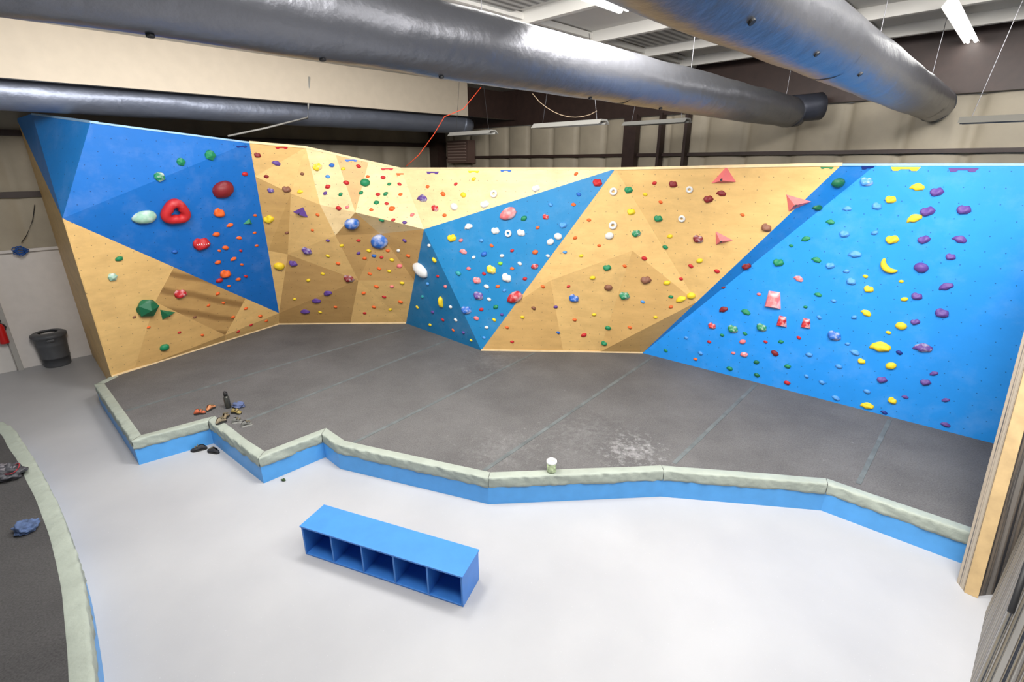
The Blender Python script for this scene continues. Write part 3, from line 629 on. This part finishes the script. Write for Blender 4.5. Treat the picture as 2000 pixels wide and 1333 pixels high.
# ---------------------------------------------------------------- ducts
M_ductd=plain("dark_duct_sleeve",(.05,.055,.075),.45,metal=.4,bump=.4,bscale=6)
def duct(label,n0,n1,m,z,R,holes,endk,mat):
    e=empty("air_duct",NM(n1,m,z-R),label,"air duct")
    v,f=tube(NM(n0,m,z),NM(n1,m,z),R,48,120,caps=False,wr=.05); mk("duct_body",v,f,mat,parent=e,smooth=True)
    n=n0+4.8
    while n<n1:
        v,f=tube(NM(n,m,z),NM(n+.05,m,z),R*1.006,48,1,caps=False); mk("joint_band",v,f,mat,parent=e,smooth=True); n+=5.2
    if endk:
        v,f=tube(NM(n1,m,z),NM(n1+.35,m,z-.05),R*1.0,48,3,r1=R*.72,wr=.1); mk("end_cap",v,f,mat if endk==1 else M_ductd,parent=e,smooth=True)
    if endk==2:
        v,f=tube(NM(n1+.1,m,z+.06),NM(n1+.45,m+.35,z+.10),R*.9,32,3,wr=.08); mk("duct_elbow",v,f,M_ductd,parent=e,smooth=True)
    for (x,y) in holes:
        d=ray(x,y).normalized(); o=CAMP
        ax=ND; c0=NM(0,m,z); w=o-c0; dp=d-ax*d.dot(ax); wp=w-ax*w.dot(ax)
        A=dp.dot(dp);B_=2*dp.dot(wp);C=wp.dot(wp)-R*R; D=B_*B_-4*A*C
        if D<0: continue
        p=o+d*((-B_-math.sqrt(D))/(2*A)); nr=(p-c0); nr=(nr-ax*nr.dot(ax)).normalized()
        v,f=tube(p-nr*.03,p+nr*.010,.02,14); mk("air_outlet",v,f,M_black,parent=e)
    n=n0+1
    while n<n1:
        v,f=tube(NM(n,m,z+R*.95),NM(n,m,CZ-.02),.004,6); mk("hanger_rod",v,f,M_bolt,parent=e); n+=3.5
    return e
duct("large foil-wrapped air duct hanging beneath the ceiling",-5,10.3,-3.36,5.262,.25,[(293,68),(630,115),(862,150),(1153,192),(1290,212)],2,M_duct)
duct("large shiny foil air duct with closed end under the ceiling",-5,11.0,-1.41,5.295,.25,[(1468,42),(1595,105),(1680,145)],1,M_duct)
duct("slim foil air duct running above the climbing wall",-3,9.6,-11.75,5.46,.27,[],1,M_ductblue)
# ---------------------------------------------------------------- light fixtures
def fixture(label,c,dirv,L_,wide=.16,hang=0,glow=True,group=None,mt=None):
    c=Vector(c); s=Vector((-dirv.y,dirv.x,0)); mt=mt or M_refl
    e=empty("fluorescent_light",c,label,"ceiling light",group)
    pr=[(-wide,0),(-wide*.45,.05),(wide*.45,.05),(wide,0),(wide*.5,.075),(-wide*.5,.075)]
    V=[];n=len(pr)
    for t in (-L_/2,L_/2):
        for a,z in pr: V.append(c+dirv*t+s*a+Vector((0,0,z)))
    Fc=[(i,(i+1)%n,(i+1)%n+n,i+n) for i in range(n)]+[tuple(range(n)),tuple(range(2*n-1,n-1,-1))]
    mk("reflector_housing",V,Fc,M_fix if glow else mt,parent=e)
    for a in (-wide*.5,wide*.5):
        v,f=tube(c+dirv*(-L_/2+.03)+s*a+Vector((0,0,.012)),c+dirv*(L_/2-.03)+s*a+Vector((0,0,.012)),.019,12); mk("fluorescent_tube",v,f,M_tube if glow else mt,parent=e,smooth=True)
    if hang:
        for t in (-L_*.4,L_*.4):
            v,f=tube(c+dirv*t+Vector((0,0,.07)),c+dirv*t*.6+Vector((0,0,hang)),.004,6); mk("hanging_wire",v,f,M_bolt,parent=e)
    return e
T1=at(1898,84,Y=8.7); fixture("bright twin-tube fluorescent fixture on the ceiling",T1-ND*1.35,ND,2.7,.09)
T2=at(1222,24,Y=6.9); fixture("bright twin-tube fluorescent fixture on the ceiling",T2-ND*1.25,ND,2.5,.09)
for (x,y,Y,L_) in ((1110,247,9.3,1.5),(922,264,11.5,1.35),(1280,243,10.4,1.35)):
    c=at(x,y,Y=Y); fixture("white industrial reflector light hung on wires",c,ED,L_,.15,CZ-c.z-.05,glow=False)
c=at(1990,237,Y=6.4); fixture("unlit reflector light hung on wires, enamel coloured as if shaded",c,ED,1.1,.13,CZ-c.z-.05,glow=False,mt=plain("shade_dimmed_enamel",(.12,.115,.10),.7))  # enamel colour darkened to imitate dimmer light on this one fixture
# ---------------------------------------------------------------- cubby bench
P0=at(597,1083,z=0);P1=at(905,1187,z=0); bx=(P1-P0).normalized(); by=Vector((-bx.y,bx.x,0)); BL=(P1-P0).length; BD=.40; BH=.42; T=.022
be=empty("cubby_bench",P0+bx*BL/2+by*BD/2,"blue painted wooden bench with five open shoe cubbies","bench")
Z=Vector((0,0,1))
def bpart(nm,x0,x1,y0,y1,z0,z1):
    v,f=boxg(P0+bx*x0+by*y0+Z*z0,bx*(x1-x0),by*(y1-y0),Z*(z1-z0)); bevel(mk(nm,v,f,M_bench,parent=be),.003,2)
bpart("seat_top",-.01,BL+.01,-.01,BD+.005,BH-T,BH)
bpart("bottom_board",T,BL-T,0,BD,.0,T)
bpart("back_board",T,BL-T,BD-T*.6,BD,T,BH-T)
bpart("side_board",0,T,0,BD,0,BH-T); bpart("side_board",BL-T,BL,0,BD,0,BH-T)
for i in range(1,5): bpart("divider",BL*i/5-T/2,BL*i/5+T/2,0.003,BD-T*.6,T,BH-T)
# ---------------------------------------------------------------- trash can
M_can=plain("grey_plastic",(.085,.09,.10),.45,var=.1)
tc_=at(114,712,z=0); te=empty("trash_can",tc_,"dark grey round plastic trash can with open-top lid","trash can")
v,f=lathe(tc_,[(.0,.0),(.235,.0),(.24,.02),(.255,.2),(.26,.2),(.265,.22),(.26,.24),(.277,.5),(.285,.52),(.28,.54),(.29,.68),(.305,.69),(.305,.73),(.29,.735),(.275,.72),(.22,.05),(0,.05)],40,False); mk("can_body",v,f,M_can,parent=te,smooth=True)
v,f=lathe(tc_,[(.32,.705),(.325,.74),(.315,.765),(.26,.795),(.18,.80),(.175,.79),(.175,.77),(.26,.765),(.305,.735),(.308,.705),(.32,.705)],40,False); mk("lid",v,f,M_can,parent=te,smooth=True)
for s in (-1,1):
    c=tc_+ED*s*.30; v,f=cbox(c+Z*.66,ED*.08,ND*.14,(0,0,.05)); bevel(mk("handle",v,f,M_can,parent=te),.012,2)
# ---------------------------------------------------------------- chalk bucket
M_bk=plain("chalk_bucket_print",(.42,.50,.30),.5,var=.6,vscale=25); M_chalk=plain("chalk_powder",(.8,.8,.8),.9)
c=at(1077,921,z=MT+.014); ce=empty("chalk_bucket",c,"small patterned chalk bucket standing on the mat edge","chalk bucket")
v,f=lathe(c,[(0,0),(.055,0),(.062,.01),(.066,.14),(.06,.145),(.054,.13),(.05,.02)],28,False); mk("bucket_body",v,f,M_bk,parent=ce,smooth=True)
v,f=lathe(c,[(.064,.135),(.072,.145),(.070,.17),(.060,.178),(.052,.165),(.056,.14)],28,False); mk("rolled_rim",v,f,M_fix,parent=ce,smooth=True)
v,f=lathe(c,[(.0,.145),(.03,.14),(.055,.13)],28,False); mk("chalk_fill",v,f,M_chalk,parent=ce,smooth=True)
# ---------------------------------------------------------------- bottle
c=at(446,797,z=MT+.001); e=empty("water_bottle",c,"dark steel water bottle standing on the mat","bottle")
v,f=lathe(c,[(0,0),(.04,0),(.046,.01),(.046,.19),(.040,.215),(.028,.225),(.028,.235)],24); mk("bottle_body",v,f,plain("dark_steel",(.09,.09,.08),.3,metal=.6),parent=e,smooth=True)
v,f=lathe(c,[(.032,.232),(.033,.28),(.030,.285),(.001,.286)],24); mk("bottle_cap",v,f,M_black,parent=e,smooth=True)
v,f=path_tube([c+Vector((math.cos(t)*.03,0,.285+math.sin(t)*.03)) for t in [math.pi*i/8 for i in range(9)]],.005,8); mk("carry_loop",v,f,M_black,parent=e,smooth=True)
# ---------------------------------------------------------------- shoes
def shoe(x,y,z,yaw,col,label,L_=.22,sole=(.02,.02,.02),tilt=0):
    c=at(x,y,z=z); o=bpy.data.objects.new("climbing_shoe",None); o.location=c; o.rotation_euler=(math.radians(tilt),0,math.radians(yaw)); COL.objects.link(o); meta(o,label,"shoe","climbing shoes left by the mat")
    def sub(nm,V,Fc,mat,sm=True):
        me=bpy.data.meshes.new(nm); me.from_pydata(V,[],Fc); me.materials.append(mat)
        b=bmesh.new(); b.from_mesh(me); bmesh.ops.recalc_face_normals(b,faces=b.faces); b.to_mesh(me); b.free()
        if sm: me.polygons.foreach_set("use_smooth",[True]*len(me.polygons))
        p=bpy.data.objects.new(nm,me); COL.objects.link(p); p.parent=o; return p
    st=[(0,.012,.02,.0),(.02,.028,.05,0),(.06,.036,.085,0),(.1,.036,.092,.002),(.14,.038,.075,.006),(.18,.045,.058,.004),(.22,.043,.042,-.002),(.25,.028,.028,-.008),(.265,.008,.012,-.012)]
    V=[];Fc=[];sg=12
    for (t,w_,h_,yo) in st:
        for j in range(sg):
            th=2*math.pi*j/sg; cz=math.sin(th); zz=.012+h_*.5*(1+cz) ; V.append(Vector((t*L_/.265-L_/2,yo+w_*math.cos(th)*(1 if cz<0.2 else .75),zz)))
    for i in range(len(st)-1):
        for j in range(sg):
            k=(j+1)%sg
            if 1<=i<=3 and 2<=j<=3: continue
            Fc.append((i*sg+j,i*sg+k,(i+1)*sg+k,(i+1)*sg+j))
    sub("shoe_upper",V,Fc,plain("shoe_"+"_".join("%02d"%int(c_*99) for c_ in col),col,.7,var=.3,vscale=30))
    V=[];Fc=[]
    for (t,w_,h_,yo) in st:
        X=t*L_/.265-L_/2; V+=[Vector((X,yo-w_*1.05,0)),Vector((X,yo+w_*1.05,0)),Vector((X,yo+w_*1.05,.02)),Vector((X,yo-w_*1.05,.02))]
    for i in range(len(st)-1):
        for j in range(4): k=(j+1)%4; Fc.append((i*4+j,i*4+k,i*4+4+k,i*4+4+j))
    Fc+= [(3,2,1,0),tuple(len(V)-4+j for j in range(4))]
    sub("shoe_sole",V,Fc,plain("shoe_sole_%d"%int(sole[0]*100),sole,.7),False)
    for X,hh in((.01,.085),(.045,.07)):
        v,f=cbox((X,0,hh),(.018,0,0),(0,.07,0),(0,0,.008)); sub("strap",v,f,plain("shoe_strap",(.12,.10,.06),.7),False)
z=MT+.001
shoe(391,809,z,20,(.45,.10,.04),"worn orange-red and brown climbing shoe lying on the mat",.18)
shoe(412,800,z,80,(.48,.20,.09),"worn orange and tan climbing shoe lying on the mat",.18)
shoe(441,817,z,100,(.26,.20,.12),"tan climbing shoe standing by the mat edge",.17)
shoe(432,826,z+.012,60,(.22,.18,.12),"tan climbing shoe standing by the mat edge",.17)
shoe(462,808,z,-10,(.28,.21,.07),"olive and tan climbing shoe lying on the mat",.19)
shoe(464,826,z,15,(.14,.14,.13),"grey climbing shoe lying on the mat",.17,sole=(.35,.35,.33))
shoe(482,832,z,40,(.13,.13,.12),"grey climbing shoe lying on the mat",.17,sole=(.35,.35,.33))
shoe(389,880,.001,205,(.025,.025,.03),"black shoe on the floor against the mat",.24)
shoe(417,884,.001,160,(.03,.03,.03),"black shoe on the floor against the mat",.24)
# ---------------------------------------------------------------- crumpled things
def crumple(name,c,sx,sy,sz,mat,label,cat,seed=0,parent=None,amp=.45):
    vs,fs=ico(4); V=[]
    for v in vs:
        k=1+amp*noise.fractal(v*1.8+Vector((seed,0,0)),1.0,2.0,4)+.12*abs(noise.noise(v*5+Vector((seed,3,0))))
        V.append(Vector(c)+Vector((v.x*sx*k,v.y*sy*k,max(0,(v.z*.6+.45))*sz*k)))
    o=mk(name,V,fs,mat,parent=parent,smooth=True)
    if parent is None: meta(o,label,cat)
    return o
crumple("folded_jacket",at(466,796,z=MT+.001),.11,.06,.08,plain("slate_blue_cloth",(.09,.12,.24),.85,var=.3),"small crumpled slate blue cloth bag on the mat","clothing",3)
c=at(18,932,z=MT+.002); e=empty("gear_bag",c,"dark grey gear bag with red trim lying on the mat","bag")
crumple("bag_body",c,.19,.15,.16,plain("charcoal_nylon",(.06,.06,.07),.6,var=.4,vscale=9),"","",11,parent=e)
crumple("bag_flap",c+Vector((-.03,-.03,.11)),.12,.09,.06,plain("grey_nylon",(.18,.17,.19),.6,var=.3),"","",17,parent=e)
v,f=path_tube([c+Vector((.12*math.cos(t)+.06,.10*math.sin(t)-.02,.14+.03*math.sin(t*2))) for t in [6.28*i/24 for i in range(25)]],.006,8); mk("bag_strap",v,f,plain("red_webbing",(.3,.02,.03),.7),parent=e,smooth=True)
crumple("crumpled_shirt",at(52,1038,z=MT+.001),.11,.10,.10,plain("denim_blue_cloth",(.07,.11,.22),.9,var=.5,vscale=14),"crumpled blue cloth shirt lying on the mat","clothing",23)
crumple("dry_leaf",at(554,940,z=.0),.03,.018,.03,plain("dark_green_leaf",(.03,.06,.02),.8),"small dark green scrap lying on the floor","debris",31)
# ---------------------------------------------------------------- left wall door, extinguisher, cable
def WL(x,y,off=.1):
    d=ray(x,y); t=(ML+off)/d.dot(ED); return CAMP+d*t
pd=WL(48,722,.1); n0=pd.dot(ND)
M_door=plain("door_white",(.62,.60,.58),.5,var=.03); M_frame=plain("door_frame",(.40,.39,.37),.5)  # frame grey has shadow put into its colour, darker than the door
dv,df=cbox(NM(n0-.60,ML+.12,1.02),ND*.96,ED*.05,(0,0,2.04)); struct(bevel(mk("door_1",dv,df,M_door),.006,2))
trim(cbox(NM(n0-.05,ML+.14,1.06),ND*.09,ED*.12,(0,0,2.12)),M_frame)
trim(cbox(NM(n0-.60,ML+.14,2.10),ND*1.2,ED*.12,(0,0,.08)),M_frame)
p=WL(2,650,.27); e=empty("fire_extinguisher",Vector((p.x,p.y,p.z-.25)),"red fire extinguisher mounted on the white wall","fire extinguisher")
c=Vector((p.x,p.y,p.z-.25)); v,f=lathe(c,[(0,0),(.07,0),(.08,.02),(.08,.38),(.06,.43),(.025,.46),(.025,.48)],24); mk("cylinder_body",v,f,plain("extinguisher_red",(.55,.01,.01),.3),parent=e,smooth=True)
v,f=cbox(c+Z*.51,ND*.12,ED*.03,(0,0,.04)); mk("valve_handle",v,f,M_black,parent=e)
v,f=path_tube([c+Z*.48+ND*(.10*math.sin(t))+Z*(-.12*t/1.5) for t in [i*.3 for i in range(9)]],.012,8); mk("hose",v,f,M_black,parent=e,smooth=True)
v,f=cbox(c+Z*.2-ED*.1,ND*.05,ED*.06,(0,0,.3)); mk("wall_bracket",v,f,M_bolt,parent=e)
pts=[WL(x,y,.22) for x,y in [(68,400),(64,430),(52,460),(42,474)]]
v,f=path_tube(pts,.008,6); o=mk("hanging_cable",v,f,M_black,smooth=True); meta(o,"thin dark cable looping down the insulated wall","cable")
c=WL(40,490,.25); pts=[]
for k in range(161):
    t=6.2832*k/20; i=k/20; w_=1+.5*noise.noise(Vector((t*.9,3,1)))
    pts.append(c+ND*((.09+.03*math.sin(i*2.3))*math.cos(t)*w_)+Z*((.06+.03*math.sin(i*1.7))*math.sin(t)*w_+.02*math.sin(i*3))+ED*(.012*i-.04))
v,f=path_tube(pts,.009,6); o=mk("coiled_cord",v,f,plain("blue_cord",(.01,.09,.38),.6),smooth=True); meta(o,"bundle of coiled blue cord hanging on the wall","cord")
def WB(x,y,off=.2):
    d=ray(x,y); t=(NB-off)/d.dot(ND); return CAMP+d*t
p=WB(900,297,.35); e=empty("wall_heater",p-Z*.35,"brown louvred heater unit mounted on the back wall","heater")
v,f=cbox(p,ED*1.1,ND*.3,(0,0,.7)); mk("heater_casing",v,f,plain("heater_brown",(.13,.08,.065),.5),parent=e)
for i in range(7):
    g=cbox(p-ND*.17+Z*(-.27+.09*i),ED*.9,ND*.05,(0,0,.04)); mk("louvre",g[0],g[1],plain("heater_slat",(.28,.20,.17),.4),parent=e)
pts=[at(940,170,Y=10.9),at(905,213,Y=10.9),at(868,228,Y=11),at(848,262,Y=11.1),at(818,303,Y=11.2),at(793,325,Y=11.4)]
v,f=path_tube(pts,.008,6); o=mk("orange_extension_cord",v,f,plain("orange_cord",(.75,.07,.02),.5),smooth=True); meta(o,"orange extension cord strung down to the wall top","cord")
pts=[at(604,150,Y=11.5),at(602,205,Y=11.5),at(601,230,Y=11.5),at(520,250,Y=11.0),at(445,266,Y=10.6)]
v,f=path_tube(pts,.018,8); o=mk("conduit_pipe",v,f,M_refl,smooth=True); meta(o,"pale bent conduit pipe above the climbing wall","pipe")
pts=[at(1040,183,Y=9.5)]+[at(1040+i*14,185+26*math.sin(i/9*3.14)**.8*1+i*3.5,Y=9.5-.04*i) for i in range(1,10)]
v,f=path_tube(pts,.006,6); o=mk("lamp_cord",v,f,plain("tan_cord",(.4,.3,.2),.6),smooth=True); meta(o,"thin tan power cord looping to the hanging light","cord")
# ---------------------------------------------------------------- plywood wall end on the near right
def stripes(name,axis,cols,freq):
    m,nt,b=newmat(name); L=nt.links
    g=N(nt,"ShaderNodeNewGeometry")
    dt=N(nt,"ShaderNodeVectorMath",operation='DOT_PRODUCT'); dt.inputs[1].default_value=axis; L.new(g.outputs["Position"],dt.inputs[0])
    w=N(nt,"ShaderNodeTexNoise"); w.noise_dimensions='1D'; w.inputs["Scale"].default_value=freq; w.inputs["Detail"].default_value=4
    L.new(dt.outputs["Value"],w.inputs["W"])
    n2=N(nt,"ShaderNodeTexNoise"); n2.inputs["Scale"].default_value=1.5; L.new(g.outputs["Position"],n2.inputs["Vector"])
    ma=N(nt,"ShaderNodeMath",operation='MULTIPLY_ADD'); ma.inputs[1].default_value=.12; L.new(n2.outputs["Fac"],ma.inputs[0]); L.new(w.outputs["Fac"],ma.inputs[2])
    r=N(nt,"ShaderNodeValToRGB"); E_=r.color_ramp.elements
    for i,(p,c) in enumerate(cols):
        q=E_[i] if i<2 else E_.new(p)
        q.position=p; q.color=c+(1,)
    L.new(ma.outputs[0],r.inputs["Fac"]); L.new(r.outputs["Color"],b.inputs["Base Color"]); b.inputs["Roughness"].default_value=.6; return m
p0=at(1883,1158,z=0); p1=at(1910,1170,z=0); top=at(1995,745,Y=4.62); up=(top-p0); up=up*(4.45/up.z)
wd=(p1-p0)
crs=[(.44,(.06,.06,.07)),(.49,(.38,.32,.25)),(.55,(.48,.40,.30)),(.60,(.15,.13,.11)),(.66,(.42,.36,.28))]
un0=up.normalized()
M_ply1=stripes("laminated_ply_edges",Vector((.0,1,0))-un0*un0.y,crs,18)
M_ply3=stripes("grey_brown_ply_edges",Vector((1,0,0))-un0*un0.x,[(.42,(.03,.03,.035)),(.48,(.12,.10,.085)),(.54,(.22,.18,.14)),(.59,(.07,.065,.065)),(.65,(.25,.23,.21))],9)
e=empty("plywood_partition",p0,"leaning plywood partition end with exposed laminated edges","climbing wall")
v,f=boxg(p0,wd,Vector((.010,.016,0)),up); bevel(mk("edge_board",v,f,plain("partition_birch",(.48,.34,.17),.6,var=.15),parent=e),.003,1)
v,f=boxg(p0+Vector((.012,.025,0)),Vector((.03,.12,0)),Vector((.06,.0,0)),up); mk("plywood_face",v,f,M_ply1,parent=e)
v,f=boxg(p0+wd+Vector((.012,.03,0)),Vector((.8,.1,0)),Vector((-.01,.06,0)),up*1.0); mk("backing_board",v,f,M_ply3,parent=e)
q0=at(1880,1400,z=0); q1=at(1925,1195,z=0); upq=(at(2004,1010,z=.75)-at(1935,1165,z=0))*1.6
ed=(q1-q0).normalized(); un=upq.normalized(); axq=(ed-un*ed.dot(un)).normalized()
M_ply2=stripes("striped_strip_edges",axq,[(.42,(.03,.035,.05)),(.47,(.25,.24,.22)),(.53,(.36,.30,.20)),(.58,(.07,.06,.06)),(.64,(.40,.385,.36))],26)
e2=empty("slatted_plywood_stack",q0,"stack of leaning plywood strips with striped edges","plywood")
v,f=boxg(q0,(q1-q0),Vector((.5,.0,0)),upq); mk("plywood_strips",v,f,M_ply2,parent=e2)
pa=at(1974,1197,z=.95); pb=at(2012,1085,z=1.25); v,f=tube(pa,pb+(pb-pa)*.5,.022,16); mk("black_pipe",v,f,M_black,smooth=True,parent=e2)
# ---------------------------------------------------------------- lighting
def area(c,sx,sy,power,col=(1,.97,.93),rot=(0,0,0)):
    l=bpy.data.lights.new("ceiling_lamp",'AREA'); l.shape='RECTANGLE'; l.size=sx; l.size_y=sy; l.energy=power; l.color=col
    o=bpy.data.objects.new("ceiling_lamp",l); o.location=c; o.rotation_euler=rot; COL.objects.link(o); return o
R_=math.radians
for x,y,p,t,yw in ((.2,1.7,250,5,0),(2.6,2.6,280,32,-25),(-2.6,3.2,185,36,20),(-4.6,5.4,225,36,20),(1.2,5.2,280,32,-10),(-1.6,6.0,310,34,15),(4.4,3.6,280,32,-35)):
    area((x,y,6.0),1.5,1.5,p*.94,rot=(R_(t),0,R_(yw)))
wld=bpy.data.worlds.new("world"); scene.world=wld; wld.use_nodes=True
wld.node_tree.nodes["Background"].inputs[0].default_value=(.9,.95,1,1); wld.node_tree.nodes["Background"].inputs[1].default_value=.20
scene.view_settings.view_transform='Standard'; scene.view_settings.look='None'; scene.view_settings.exposure=0.0
